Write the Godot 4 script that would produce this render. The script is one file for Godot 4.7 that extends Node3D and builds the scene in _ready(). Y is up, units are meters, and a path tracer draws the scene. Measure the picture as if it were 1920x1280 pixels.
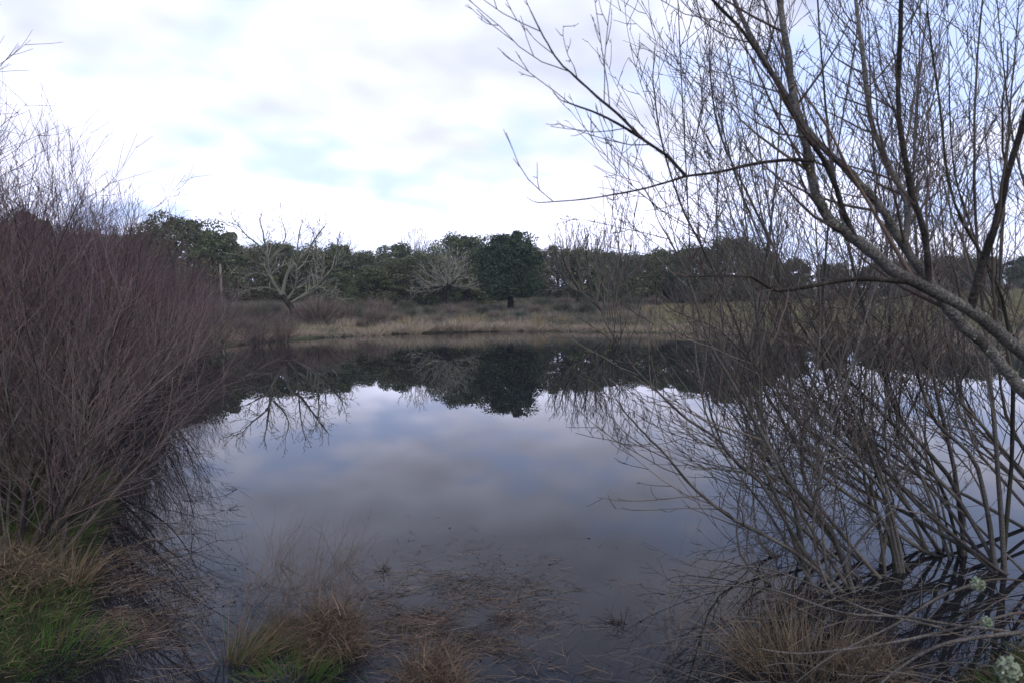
extends Node3D
# A small pond in winter: thicket on the left bank, bare willows on the right, holm oaks beyond.

const CAM := Vector3(0.0, 1.7, 0.0)
const PITCH := -0.05074
var used := {}
var tris := 0
var rng := RandomNumberGenerator.new()
var hills_noise := FastNoiseLite.new()
var shore := PackedVector2Array([Vector2(-2.1, -2.75), Vector2(-0.6, -2.5), Vector2(0.6, -2.45), Vector2(1.5, -2.8), Vector2(2.3, -3.3), Vector2(3.6, -4.3), Vector2(8, -6), Vector2(14, -10),
	Vector2(20, -17), Vector2(21.5, -25), Vector2(18, -32.5), Vector2(14.5, -38.5), Vector2(11, -43), Vector2(8, -45.2), Vector2(4, -46.6), Vector2(0, -47), Vector2(-3.6, -45), Vector2(-7.2, -41.8),
	Vector2(-9.6, -38), Vector2(-11.4, -34.2), Vector2(-12.2, -30), Vector2(-11.2, -25), Vector2(-10.0, -19), Vector2(-6.4, -11), Vector2(-3.4, -6.0), Vector2(-2.3, -3.9)])
var M := {}


class Buf:
	var v := PackedVector3Array()
	var n := PackedVector3Array()
	var c := PackedColorArray()
	var i := PackedInt32Array()

	func mesh(m: Material) -> ArrayMesh:
		var a := []
		a.resize(Mesh.ARRAY_MAX)
		a[Mesh.ARRAY_VERTEX] = v
		a[Mesh.ARRAY_NORMAL] = n
		a[Mesh.ARRAY_COLOR] = c
		a[Mesh.ARRAY_INDEX] = i
		var out := ArrayMesh.new()
		out.add_surface_from_arrays(Mesh.PRIMITIVE_TRIANGLES, a)
		out.surface_set_material(0, m)
		return out


# ---------------------------------------------------------------- naming
func numbered(called: String) -> String:
	var k: int = used.get(called, 0)
	used[called] = k + 1
	return called if k == 0 else "%s_%03d" % [called, k]


func tag(o: Node3D, label: String, category: String, group := "", kind := "") -> Node3D:
	if label != "":
		o.set_meta("label", label)
	if category != "":
		o.set_meta("category", category)
	if group != "":
		o.set_meta("group", group)
	if kind != "":
		o.set_meta("kind", kind)
	return o


func thing(called: String, label: String, category: String, at: Vector3, group := "") -> Node3D:
	var o := Node3D.new()
	o.name = numbered(called)
	o.position = at
	add_child(o)
	tag(o, label, category, group)
	return o


func obj(called: String, b: Buf, m: Material, parent: Node3D = self, kind := "") -> MeshInstance3D:
	var o := MeshInstance3D.new()
	o.name = numbered(called) if parent == self else called
	o.mesh = b.mesh(m)
	parent.add_child(o, true)
	if kind != "":
		o.set_meta("kind", kind)
	return o


func dup(src: Node3D, at: Vector3, turn: float, size: Vector3, label: String) -> Node3D:
	var o: Node3D = src.duplicate()
	o.name = numbered(String(src.name).rstrip("0123456789").trim_suffix("_"))
	add_child(o)
	o.position = at
	o.rotation = Vector3(0, turn, 0)
	o.scale = size
	o.set_meta("label", label)
	return o


# ---------------------------------------------------------------- geometry
func look(px: float, py: float, d: float) -> Vector3:
	# the point that stands d metres ahead of the camera on the line of sight of a pixel of the 1920 x 1280 photograph
	var ray := Vector3((px - 960.0) / 1280.0, -(py - 640.0) / 1280.0, -1.0).rotated(Vector3.RIGHT, PITCH)
	return CAM + ray * (d / -ray.z)


func on_water(px: float, py: float, y := 0.0) -> Vector3:
	var ray := Vector3((px - 960.0) / 1280.0, -(py - 640.0) / 1280.0, -1.0).rotated(Vector3.RIGHT, PITCH)
	return CAM + ray * ((y - CAM.y) / ray.y)


func rv() -> Vector3:
	return Vector3(rng.randf_range(-1, 1), rng.randf_range(-1, 1), rng.randf_range(-1, 1))


func rr(a: float, b: float) -> float:
	return rng.randf_range(a, b)


func tint(c: Color, k: float) -> Color:
	var f := 1.0 + rr(-k, k)
	return Color(c.r * f * (1.0 + rr(-k, k) * 0.25), c.g * f, c.b * f * (1.0 + rr(-k, k) * 0.25))


func tube(b: Buf, pts: PackedVector3Array, r0: float, r1: float, sides: int, col: Color, fleck := 0.0, bump := 0.0) -> void:
	tris += pts.size() * sides * 2
	var m := pts.size()
	var start := b.v.size()
	var t := (pts[1] - pts[0]).normalized()
	var u := t.cross(Vector3.UP if absf(t.y) < 0.9 else Vector3.RIGHT).normalized()
	for k in m:
		if k > 0:
			t = (pts[mini(k + 1, m - 1)] - pts[k - 1]).normalized()
		u = (u - t * u.dot(t)).normalized()
		var w := t.cross(u)
		var r := lerpf(r0, r1, float(k) / float(m - 1))
		if bump > 0.0:
			r *= 1.0 + rng.randf_range(-bump, bump)
		var cc := col
		if fleck > 0.0:
			var f := 1.0 + rng.randf_range(-fleck, fleck)
			cc = Color(col.r * f, col.g * f, col.b * f)
		for s in sides:
			var a := TAU * s / sides
			var nn := u * cos(a) + w * sin(a)
			b.n.append(nn)
			b.v.append(pts[k] + nn * r)
			b.c.append(cc)
	for k in m - 1:
		var o := start + k * sides
		for s in sides:
			var s2 := (s + 1) % sides
			b.i.append(o + s)
			b.i.append(o + sides + s)
			b.i.append(o + s2)
			b.i.append(o + s2)
			b.i.append(o + sides + s)
			b.i.append(o + sides + s2)


func sprout(b: Buf, p: Vector3, d: Vector3, length: float, r: float, lvl: int, g: Dictionary) -> void:
	# a branch that bends as it grows and carries smaller ones
	var ns: int = g.seg[lvl]
	var pts := PackedVector3Array([p])
	var q := p
	var dd := d
	var wob: float = g.wob
	var up: float = g.up
	for k in ns:
		dd = (dd + rv() * wob + Vector3(0, up, 0)).normalized()
		q += dd * (length / ns)
		pts.append(q)
	var cols: Array = g.cols
	var c: Color = cols[mini(lvl, cols.size() - 1)]
	tube(b, pts, r, maxf(r * 0.35, g.rmin * 0.6), g.sides[lvl], tint(c, 0.5))
	if lvl >= int(g.depth):
		return
	var count := int(round(length * float(g.per_m[lvl]) * rr(0.8, 1.2)))
	var bare: float = g.bare
	for k in count:
		var f := clampf(lerpf(bare, 1.0, (k + rng.randf()) / count), 0.0, 0.999) * ns
		var at := int(f)
		var pos := pts[at].lerp(pts[at + 1], f - at)
		var t := (pts[at + 1] - pts[at]).normalized()
		var side := (rv() + Vector3(0, 0.25, 0)).cross(t).normalized()
		var ang: float = g.ang * rr(0.6, 1.35)
		var rest := 1.0 - 0.55 * f / ns
		sprout(b, pos, t * cos(ang) + side * sin(ang), length * float(g.ratio) * rest * rr(0.55, 1.25), maxf(r * 0.5 * rest, g.rmin), lvl + 1, g)


func curve(p: PackedVector3Array, per := 4) -> PackedVector3Array:
	var out := PackedVector3Array()
	for k in p.size() - 1:
		var a := p[maxi(k - 1, 0)]
		var z := p[mini(k + 2, p.size() - 1)]
		for s in per:
			out.append(p[k].cubic_interpolate(p[k + 1], a, z, float(s) / per))
	out.append(p[p.size() - 1])
	return out


func limb(parent: Node3D, pts: PackedVector3Array, r0: float, r1: float, bark: Color, g: Dictionary, called := "limb", kids := 1.0, from := 0.1, sides := 8) -> MeshInstance3D:
	# a limb of a named thing, its own mesh, with the loose twigs it carries below it
	var at := parent.position
	var path := curve(pts)
	for k in path.size():
		path[k] += rv() * r0 * 0.14 - at
	var b := Buf.new()
	tube(b, path, r0, r1, sides, bark, 0.45, 0.1)
	var o := obj(called, b, M.bark, parent)
	var tw := Buf.new()
	var total := 0.0
	for k in path.size() - 1:
		total += path[k].distance_to(path[k + 1])
	var n := int(total * float(g.limb_per_m) * kids)
	for k in n:
		var f := clampf(lerpf(from, 1.0, (k + rng.randf()) / n), 0.0, 0.999) * (path.size() - 1)
		var s := int(f)
		var t := (path[s + 1] - path[s]).normalized()
		var side := (rv() + Vector3(0, 0.3, 0)).cross(t).normalized()
		var ang: float = g.ang * rr(0.6, 1.4)
		var r := lerpf(r0, r1, f / path.size())
		sprout(tw, path[s].lerp(path[s + 1], f - s), t * cos(ang) + side * sin(ang), float(g.first) * rr(0.35, 1.3), clampf(r * 0.4, g.rmin, g.rfirst), 0, g)
	sprout(tw, path[path.size() - 1], (path[path.size() - 1] - path[path.size() - 2]).normalized(), float(g.first) * (0.8 if r1 > 0.0045 and r1 < 0.011 else 0.3) * minf(kids, 1.0), r1, 0, g)
	if tw.v.size() > 0:
		obj("twigs", tw, M.twig, o, "stuff")
	return o


func blade(b: Buf, p: Vector3, d: Vector3, length: float, w: float, droop: float, c: Color) -> void:
	var side := d.cross(rv()).normalized() * w
	var start := b.v.size()
	var q := p
	var dd := d
	for k in 4:
		var ww := side * (1.0 - k / 3.2)
		var nn := dd.cross(side).normalized()
		b.v.append(q - ww)
		b.v.append(q + ww)
		for s in 2:
			b.n.append(nn)
			b.c.append(c)
		if k < 3:
			dd = (dd + Vector3(0, -droop, 0)).normalized()
			q += dd * length / 3.0
			var o := start + k * 2
			b.i.append_array(PackedInt32Array([o, o + 1, o + 2, o + 1, o + 3, o + 2]))


func tussock(b: Buf, n: int, radius: float, height: float, spread: float, w: float, cols: Array, droop := 0.2, lean := Vector3.ZERO) -> void:
	for k in n:
		var a := rng.randf() * TAU
		var r := radius * sqrt(rng.randf())
		var d := (Vector3(cos(a) * spread * (0.3 + r / radius), 1, sin(a) * spread * (0.3 + r / radius)) + rv() * 0.45 + lean).normalized()
		blade(b, Vector3(cos(a) * r, -0.03, sin(a) * r), d, height * rr(0.45, 1.15), w * rr(0.6, 1.3), droop * rr(0.2, 1.8), tint(cols[rng.randi() % cols.size()], 0.25))


func matted(b: Buf, n: int, radius: float, height: float, w: float, cols: Array) -> void:
	# a mound of dead stalks bent and felted over one another
	for k in n:
		var u := rv()
		while u.length_squared() > 1.0:
			u = rv()
		u.y = absf(u.y)
		var o := u.normalized() * sqrt(u.length())
		var p := Vector3(o.x * radius, o.y * height * 0.85, o.z * radius) * rr(0.5, 1.0)
		var d := (o * 0.7 + rv() * 1.1 + Vector3(0, 0.5, 0)).normalized()
		blade(b, p, d, height * rr(0.2, 0.75), w * rr(0.5, 1.4), rr(0.0, 0.6), tint(cols[rng.randi() % cols.size()], 0.35))


# ---------------------------------------------------------------- the lie of the land
func off_shore(x: float, z: float) -> float:
	# metres from the water's edge, negative on the water
	var p := Vector2(x, z)
	var best := 1e9
	var inside := false
	var n := shore.size()
	var a := shore[n - 1]
	for k in n:
		var b := shore[k]
		var e := b - a
		var q := p - a
		best = minf(best, (q - e * clampf(q.dot(e) / e.length_squared(), 0.0, 1.0)).length_squared())
		if (a.y > z) != (b.y > z) and x < (b.x - a.x) * (z - a.y) / (b.y - a.y) + a.x:
			inside = not inside
		a = b
	return -sqrt(best) if inside else sqrt(best)


func land(x: float, z: float) -> float:
	var s := off_shore(x, z) + hills_noise.get_noise_2d(x * 14.0, z * 14.0) * minf(0.7, 0.05 + absf(z) * 0.02)
	if s < 0.0:
		return maxf(-0.6, s * 0.35) - 0.02
	var h := 0.13 * smoothstep(0.0, 0.6, s) + 0.052 * minf(s, 90.0) + 0.012 * maxf(s - 90.0, 0.0) - 0.02
	h += hills_noise.get_noise_2d(x * 1.6, z * 1.6) * 0.5 * smoothstep(2.0, 25.0, s)
	return h + hills_noise.get_noise_2d(x * 20.0, z * 20.0) * 0.06 * smoothstep(0.2, 1.5, s)


func ground(x: float, z: float) -> Vector3:
	return Vector3(x, land(x, z), z)


func spread(lo: float, hi: float, near_lo: float, near_hi: float, step: float) -> PackedFloat32Array:
	var out := PackedFloat32Array()
	var x := near_lo
	var k := step
	var back := PackedFloat32Array()
	while x > lo:
		k *= 1.22
		x -= k
		back.append(x)
	back.reverse()
	out.append_array(back)
	x = near_lo
	while x < near_hi:
		out.append(x)
		x += step
	k = step
	while x < hi:
		out.append(x)
		k *= 1.22
		x += k
	return out


# ---------------------------------------------------------------- materials
func noise_tex(freq: float, lo: float, hi: float, as_normal := false, oct := 4, seed_ := 3, bump := 3.0) -> NoiseTexture2D:
	var f := FastNoiseLite.new()
	f.seed = seed_
	f.frequency = freq
	f.fractal_octaves = oct
	var t := NoiseTexture2D.new()
	t.width = 512
	t.height = 512
	t.seamless = true
	t.noise = f
	if as_normal:
		t.as_normal_map = true
		t.bump_strength = bump
	else:
		var r := Gradient.new()
		r.set_color(0, Color(lo, lo, lo))
		r.set_color(1, Color(hi, hi, hi))
		t.color_ramp = r
	return t


func mat(rough: float, scale_ := 0.0, spec := 0.3) -> StandardMaterial3D:
	var m := StandardMaterial3D.new()
	m.vertex_color_use_as_albedo = true
	m.roughness = rough
	m.metallic_specular = spec
	m.cull_mode = BaseMaterial3D.CULL_DISABLED
	if scale_ > 0.0:
		m.uv1_triplanar = true
		m.uv1_world_triplanar = true
		m.uv1_scale = Vector3.ONE * scale_
	return m


func materials() -> void:
	M.twig = mat(0.75)
	M.leaf = mat(0.7, 0.0, 0.12)
	M.grass = mat(0.8)
	M.bark = mat(0.85, 7.0)
	M.bark.albedo_texture = noise_tex(0.03, 0.25, 1.15, false, 6)
	M.bark.normal_enabled = true
	M.bark.normal_texture = noise_tex(0.04, 0, 1, true, 4, 8)
	M.soil = mat(0.95, 0.35)
	M.soil.albedo_texture = noise_tex(0.02, 0.5, 1.0, false, 6, 5)
	M.soil.normal_enabled = true
	M.soil.normal_texture = noise_tex(0.03, 0, 1, true, 5, 9)
	var w := StandardMaterial3D.new()
	w.albedo_color = Color(0.013, 0.014, 0.016).linear_to_srgb()
	w.roughness = 0.0
	w.metallic_specular = 0.25
	w.uv1_triplanar = true
	w.uv1_world_triplanar = true
	w.uv1_scale = Vector3.ONE * 0.22
	w.normal_enabled = true
	w.normal_scale = 0.012
	w.normal_texture = noise_tex(0.008, 0, 1, true, 2, 12, 2.0)
	M.water = w


# ---------------------------------------------------------------- sky
func puff(az: float, el: float, px: float, py: float, wx: float, wy: float) -> float:
	# a soft patch of cloud or of clear sky, placed by where the photograph shows it (pixels measured at the distance of the lens)
	var x := (az - atan((px - 960.0) / 1280.0)) / (wx / 1280.0)
	var y := (el - atan((575.0 - py) / 1280.0)) / (wy / 1280.0)
	return exp(-x * x - y * y)


func make_sky() -> Image:
	var w := 1024
	var h := 512
	var im := Image.create_empty(w, h, false, Image.FORMAT_RGBF)
	var f := FastNoiseLite.new()
	f.seed = 11
	f.frequency = 0.55
	f.fractal_octaves = 5
	var f2 := FastNoiseLite.new()
	f2.seed = 27
	f2.frequency = 0.9
	f2.fractal_octaves = 4
	for y in h:
		var el := (0.5 - (y + 0.5) / h) * PI
		for x in w:
			var az := (x + 0.5) / w * TAU
			if az > PI:
				az -= TAU
			var e := maxf(el, 0.0)
			var d := Vector3(sin(az) * cos(e), sin(e), -cos(az) * cos(e))
			var p := Vector2(d.x, d.z) / (d.y + 0.16)
			var n := f.get_noise_2d(p.x * 1.6, p.y * 1.6)
			var n2 := f2.get_noise_2d(p.x * 1.3 + 40.0, p.y * 1.3)
			var cover := 0.72 + n * 1.3 + f2.get_noise_2d(p.x * 5.0, p.y * 5.0 + 70.0) * 0.4
			if absf(az) < 1.3:
				cover -= 0.2 * puff(az, el, 600, 330, 130, 40) + 0.2 * puff(az, el, 850, 315, 90, 50) + 0.3 * puff(az, el, 80, 260, 120, 90) + 0.55 * puff(az, el, 1820, 260, 260, 240)
				cover += 0.5 * puff(az, el, 900, 80, 420, 120) + 0.4 * puff(az, el, 1000, 410, 500, 45)
			cover = smoothstep(0.1, 0.95, clampf(cover, 0.0, 1.0))
			var up := smoothstep(0.0, 1.0, e / 1.2)
			var fine := f2.get_noise_2d(p.x * 4.0 + 9.0, p.y * 4.0 - 30.0)
			var clear := Color(0.64, 0.79, 1.24).lerp(Color(0.22, 0.36, 0.85), smoothstep(0.2, 0.9, e))
			var white := Color(1.1, 1.13, 1.46).lerp(Color(0.87, 0.91, 1.16), smoothstep(0.12, 0.3, e)).lerp(Color(0.44, 0.48, 0.66), smoothstep(0.35, 0.75, e))
			white *= 1.02 + fine * 0.18 + n2 * lerpf(0.14, 0.5, smoothstep(0.1, 0.5, e)) - 0.2 * up
			if absf(az) < 1.3:
				white *= 1.0 - 0.26 * puff(az, el, 1080, 140, 240, 70) - 0.18 * puff(az, el, 950, 290, 260, 50) + 0.3 * puff(az, el, 950, 430, 500, 45)
			var c := clear.lerp(white, cover)
			c = c.lerp(Color(1.15, 1.2, 1.48), 0.6 * exp(-e * 16.0))
			im.set_pixel(x, y, c)
	return im


func set_light() -> void:
	var cam := Camera3D.new()
	cam.name = "camera"
	cam.position = CAM
	cam.rotation.x = PITCH
	cam.keep_aspect = Camera3D.KEEP_HEIGHT
	cam.fov = 53.13
	cam.near = 0.05
	cam.far = 4000.0
	var lens := CameraAttributesPhysical.new()
	lens.frustum_focal_length = 24.0
	lens.frustum_focus_distance = 26.0
	lens.frustum_near = 0.05
	lens.frustum_far = 4000.0
	lens.exposure_aperture = 7.1
	cam.attributes = lens
	add_child(cam)
	cam.current = true
	var env := Environment.new()
	env.background_mode = Environment.BG_SKY
	var pano := PanoramaSkyMaterial.new()
	pano.panorama = ImageTexture.create_from_image(make_sky())
	env.sky = Sky.new()
	env.sky.sky_material = pano
	env.background_energy_multiplier = 1.0
	env.tonemap_mode = Environment.TONE_MAPPER_LINEAR
	env.tonemap_exposure = 1.2
	env.sdfgi_enabled = true
	env.ssao_enabled = true
	env.ssil_enabled = true
	env.fog_enabled = true
	env.fog_density = 0.0005
	env.fog_light_color = Color(0.82, 0.88, 0.93)
	var we := WorldEnvironment.new()
	we.name = "world_environment"
	we.environment = env
	add_child(we)
	var sun := DirectionalLight3D.new()
	sun.name = "veiled_sun"
	sun.light_energy = 0.36
	sun.light_angular_distance = 14.0
	sun.light_color = Color(1.0, 0.93, 0.82)
	sun.rotation_degrees = Vector3(-48, 28, 0)
	sun.shadow_enabled = true
	add_child(sun)


# ---------------------------------------------------------------- ground and water
func build_land() -> void:
	var xs := spread(-500, 500, -24, 26, 0.55)
	var zs := spread(-700, 60, -52, 2, 0.55)
	var b := Buf.new()
	var dry := FastNoiseLite.new()
	dry.seed = 5
	dry.frequency = 0.09
	for z in zs:
		for x in xs:
			var p := ground(x, z)
			b.v.append(p)
			var n := dry.get_noise_2d(x, z)
			var c := Color(0.17, 0.145, 0.1).lerp(Color(0.13, 0.145, 0.07), smoothstep(-0.25, 0.3, n))
			if x > 5.0 and z < -40.0 - x * 0.1:
				c = c.lerp(Color(0.31, 0.27, 0.15), 0.65)
			if z > -9.0:
				c = Color(0.06, 0.055, 0.036).lerp(Color(0.05, 0.065, 0.025), smoothstep(-0.2, 0.2, n))
			if p.y < 0.02:
				c = Color(0.022, 0.019, 0.015)
			b.c.append(c)
	var w := xs.size()
	for r in zs.size():
		for k in w:
			var o := r * w + k
			var dx := b.v[r * w + mini(k + 1, w - 1)] - b.v[r * w + maxi(k - 1, 0)]
			var dz := b.v[mini(r + 1, zs.size() - 1) * w + k] - b.v[maxi(r - 1, 0) * w + k]
			b.n.append(dz.cross(dx).normalized())
			if k < w - 1 and r < zs.size() - 1:
				b.i.append_array(PackedInt32Array([o, o + 1, o + w, o + 1, o + w + 1, o + w]))
	obj("ground", b, M.soil, self, "structure")
	var q := Buf.new()
	for p in [Vector3(-16, 0, -50), Vector3(26, 0, -50), Vector3(26, 0, 1), Vector3(-16, 0, 1)]:
		q.v.append(p)
		q.n.append(Vector3.UP)
		q.c.append(Color.WHITE)
	q.i = PackedInt32Array([0, 1, 2, 0, 2, 3])
	obj("pond_water", q, M.water, self, "structure")


# ---------------------------------------------------------------- evergreen oaks
func leaf_mass(b: Buf, at: Vector3, rad: Vector3, n: int, size: float, base: Color) -> void:
	for k in n:
		var u := rv()
		while u.length_squared() > 1.0 or u.length_squared() < 0.01:
			u = rv()
		var o := u.normalized()
		var p := at + o * rad * (lerpf(0.5, 1.05, sqrt(rng.randf())) + pow(rng.randf(), 6.0) * 0.3)
		var nn := (o * 0.8 + rv()).normalized()
		var a := nn.cross(rv()).normalized()
		var s := size * rr(0.6, 1.35)
		var c := nn.cross(a) * s * rr(0.45, 0.8)
		a *= s
		var col := tint(base * 1.15, 0.35) * (1.0 if rng.randf() < 0.75 else 1.5)
		var st := b.v.size()
		b.v.append(p - a)
		b.v.append(p + c)
		b.v.append(p + a)
		b.v.append(p - c)
		for j in 4:
			b.n.append(nn)
			b.c.append(col)
		b.i.append_array(PackedInt32Array([st, st + 1, st + 2, st, st + 2, st + 3]))


func oak(label: String, group: String, wide: float, tall: float, fork: float, lumps: int, leaves: int, size: float, base: Color, trunk_r: float) -> Node3D:
	var t := thing("holm_oak", label, "tree", Vector3.ZERO, group)
	var crown := Buf.new()
	var tr := Buf.new()
	var top := PackedVector3Array([Vector3(0, -0.3, 0), Vector3(0.03, fork * 0.5, 0.02), Vector3(-0.05, fork, 0), Vector3(0.1, fork + (tall - fork) * 0.35, 0.1)])
	tube(tr, curve(top), trunk_r * 1.15, trunk_r * 0.6, 9, Color(0.035, 0.03, 0.026), 0.3, 0.08)
	for k in 7:
		var a := TAU * k / 7.0 + rr(-0.3, 0.3)
		var e := Vector3(cos(a) * wide * 0.6, fork + (tall - fork) * rr(0.3, 0.6), sin(a) * wide * 0.6)
		var s := Vector3(0, fork * rr(0.85, 1.1), 0)
		tube(tr, curve(PackedVector3Array([s, s.lerp(e, 0.5) + Vector3(0, 0.25, 0), e])), trunk_r * 0.5, trunk_r * 0.12, 6, Color(0.04, 0.034, 0.028), 0.3)
	for k in lumps:
		var a := TAU * (k * 0.618)
		var hgt := (k + 0.5) / lumps
		var r := wide * 0.74 * sqrt(maxf(0.0, 1.0 - pow(absf(hgt - 0.4) / 0.68, 2.8))) * rr(0.55, 1.05)
		var p := Vector3(cos(a) * r, lerpf(fork * 0.95, tall * 0.88, hgt), sin(a) * r)
		var s := wide * rr(0.17, 0.4)
		leaf_mass(crown, p, Vector3(s, s * rr(0.6, 0.85), s), leaves / lumps, size, tint(base, 0.2))
	for k in (6 if leaves > 30000 else 3):
		leaf_mass(crown, Vector3(rr(-0.45, 0.35) * wide, tall * rr(0.8, 0.93), rr(-0.3, 0.3) * wide), Vector3(0.15, 0.15, 0.15) * wide, leaves / 70, size, base)
	obj("trunk", tr, M.bark, t)
	obj("crown", crown, M.leaf, t)
	return t


const ORD := ["first", "second", "third", "fourth", "fifth", "sixth", "seventh", "eighth", "ninth", "tenth", "eleventh", "twelfth", "thirteenth", "fourteenth", "fifteenth", "sixteenth", "seventeenth", "eighteenth",
	"nineteenth", "twentieth", "twenty-first", "twenty-second", "twenty-third", "twenty-fourth", "twenty-fifth", "twenty-sixth", "twenty-seventh", "twenty-eighth", "twenty-ninth", "thirtieth", "thirty-first", "thirty-second"]


func at_far(px: float, d: float) -> Vector3:
	return ground((px - 960.0) / 1280.0 * d, -d)


func build_oaks() -> void:
	var dark := Color(0.084, 0.098, 0.052)
	var lone := oak("dark round holm oak standing alone on its trunk in front of the far wood", "", 3.5, 7.9, 1.9, 64, 44000, 0.085, Color(0.046, 0.062, 0.04), 0.32)
	lone.position = at_far(957, 66)
	var kinds: Array[Node3D] = []
	var g := "holm oaks of the far wood"
	kinds.append(oak("", g, 4.2, 8.6, 0.9, 44, 27000, 0.115, dark, 0.26))
	kinds.append(oak("", g, 3.6, 7.6, 0.7, 38, 24000, 0.115, Color(0.088, 0.1, 0.052), 0.22))
	kinds.append(oak("", g, 4.6, 8.0, 0.6, 48, 27000, 0.115, Color(0.095, 0.103, 0.058), 0.24))
	kinds.append(oak("", g, 3.0, 6.2, 0.5, 30, 19000, 0.11, Color(0.08, 0.094, 0.05), 0.2))
	kinds.append(oak("", g, 4.3, 8.2, 0.7, 52, 26000, 0.105, Color(0.104, 0.107, 0.062), 0.24))
	kinds.append(oak("", g, 3.8, 7.4, 1.1, 32, 23000, 0.115, Color(0.062, 0.08, 0.045), 0.24))
	# [pixel across, pixel of its top, distance, kind, what sets it apart]
	var rows := [
		[345, 402, 74, 0, "tallest holm oak behind the purple thicket, broad domed crown"],
		[285, 428, 80, 1, "holm oak mostly hidden behind the thicket, left of the tall domed oak"],
		[412, 436, 70, 3, "holm oak on the right shoulder of the tall domed oak behind the thicket"],
		[465, 462, 78, 2, "holm oak behind the left half of the lichened pollard ash"],
		[525, 452, 84, 0, "holm oak directly behind the middle of the lichened pollard ash"],
		[590, 462, 80, 1, "holm oak behind the right half of the lichened pollard ash"],
		[632, 460, 92, 3, "holm oak just right of the lichened pollard ash, bare treetop above it"],
		[668, 470, 96, 2, "low holm oak in the skyline dip between the pollard ash and the small pollard"],
		[705, 478, 104, 1, "lowest holm oak of the skyline dip, right of its centre"],
		[640, 512, 72, 3, "short front-row holm oak right of the lichened pollard ash"],
		[700, 500, 76, 1, "front-row holm oak with greyish crown in the middle of the skyline dip"],
		[755, 482, 80, 2, "front-row holm oak just left of the small pale pollard"],
		[745, 458, 104, 3, "small round holm oak below the distant bare treetop"],
		[800, 470, 98, 1, "holm oak right of the distant bare treetop, behind the small pale pollard"],
		[868, 436, 82, 0, "tall broad holm oak behind the left side of the lone oak"],
		[820, 478, 76, 3, "short holm oak right behind the small pale pollard"],
		[905, 462, 90, 1, "holm oak filling the gap between the tall broad oak and the lone oak"],
		[1045, 462, 88, 2, "holm oak right behind the lone oak, under the tall bare treetops"],
		[1100, 464, 84, 1, "holm oak behind the leaning bare tree on the far bank"],
		[1150, 474, 92, 3, "holm oak right of the leaning bare tree on the far bank"],
		[1195, 476, 86, 2, "holm oak behind the tips of the leftmost willow twigs"],
		[1245, 466, 90, 1, "holm oak left of the long domed oak behind the willow twigs"],
		[1300, 458, 84, 0, "left holm oak of the pair that makes the long dome behind the willow twigs"],
		[1375, 446, 80, 2, "right holm oak of the pair that makes the long dome behind the willow twigs"],
		[1435, 476, 92, 3, "small holm oak at the right foot of the long dome"],
		[1490, 484, 98, 1, "holm oak seen between willow stems, right of the skyline notch"],
		[1560, 494, 112, 2, "low distant holm oak behind the fork of the nearest limbs"],
		[1630, 496, 116, 0, "low distant holm oak behind the thick near limb"],
		[1700, 490, 110, 1, "distant holm oak behind the branch that leaves the near limb sideways"],
		[1770, 480, 104, 2, "distant holm oak left of the dark upright branch by the frame edge"],
		[1840, 478, 100, 0, "distant holm oak behind the dark upright branch by the frame edge"],
		[1915, 482, 104, 1, "distant holm oak cut by the edge of the picture"],
		[978, 462, 104, 2, "holm oak standing wholly behind the lone oak, seen beside its trunk"],
		[950, 470, 122, 0, "deepest holm oak behind the lone oak's trunk"],
		[1665, 488, 126, 4, "low distant holm oak right of the thick near limb's upper edge"],
		[1735, 488, 124, 5, "low distant holm oak behind the near fork's sideways twig"],
		[1800, 486, 122, 2, "distant holm oak closing the skyline left of the picture's edge"],
		[225, 440, 88, 2, "holm oak seen only in gaps of the purple thicket"],
		[150, 430, 84, 0, "holm oak glimpsed behind the thicket near the picture's edge"],
		[60, 400, 72, 0, "holm oak behind the tall twigs at the picture's edge"],
		[560, 486, 96, 2, "deep holm oak seen through the crown of the lichened pollard ash"],
		[730, 496, 92, 0, "broad grey-green holm oak behind the red shrubs of the far bank"],
		[1180, 500, 110, 0, "deep holm oak low in the wood behind the leftmost willow twigs"],
	]
	var placed := {}
	var tops := [8.4, 7.4, 7.8, 6.1, 8.0, 7.2]
	var turn := 0
	for r in rows:
		turn += 1
		if turn % 4 == 2 and r[3] in [0, 2]:
			r[3] = 4
		elif turn % 4 == 0 and r[3] in [0, 1]:
			r[3] = 5
		var at := at_far(r[0], r[2])
		var high := look(r[0], r[1], r[2]).y - at.y
		var k: float = high / tops[r[3]]
		var wide := lerpf(k, 1.0, 0.35) * rr(0.92, 1.1)
		var src: Node3D = kinds[r[3]]
		if not placed.has(r[3]):
			placed[r[3]] = true
			src.position = at
			src.rotation.y = rr(0, TAU)
			src.scale = Vector3(wide, k, wide)
			src.set_meta("label", r[4])
		else:
			dup(src, at, rr(0, TAU), Vector3(wide, k, wide), r[4])


# ---------------------------------------------------------------- bare trees of the far bank
func cfg(o: Dictionary) -> Dictionary:
	var g := {"seg": [5, 4, 3], "sides": [4, 3, 3], "per_m": [7.0, 8.0], "wob": 0.16, "up": 0.06, "ang": 0.75, "ratio": 0.42, "depth": 2, "bare": 0.2, "rmin": 0.0015,
		"limb_per_m": 10.0, "first": 0.6, "rfirst": 0.008, "cols": [Color(0.1, 0.08, 0.065), Color(0.09, 0.066, 0.056), Color(0.085, 0.058, 0.05)]}
	g.merge(o, true)
	return g


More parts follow.
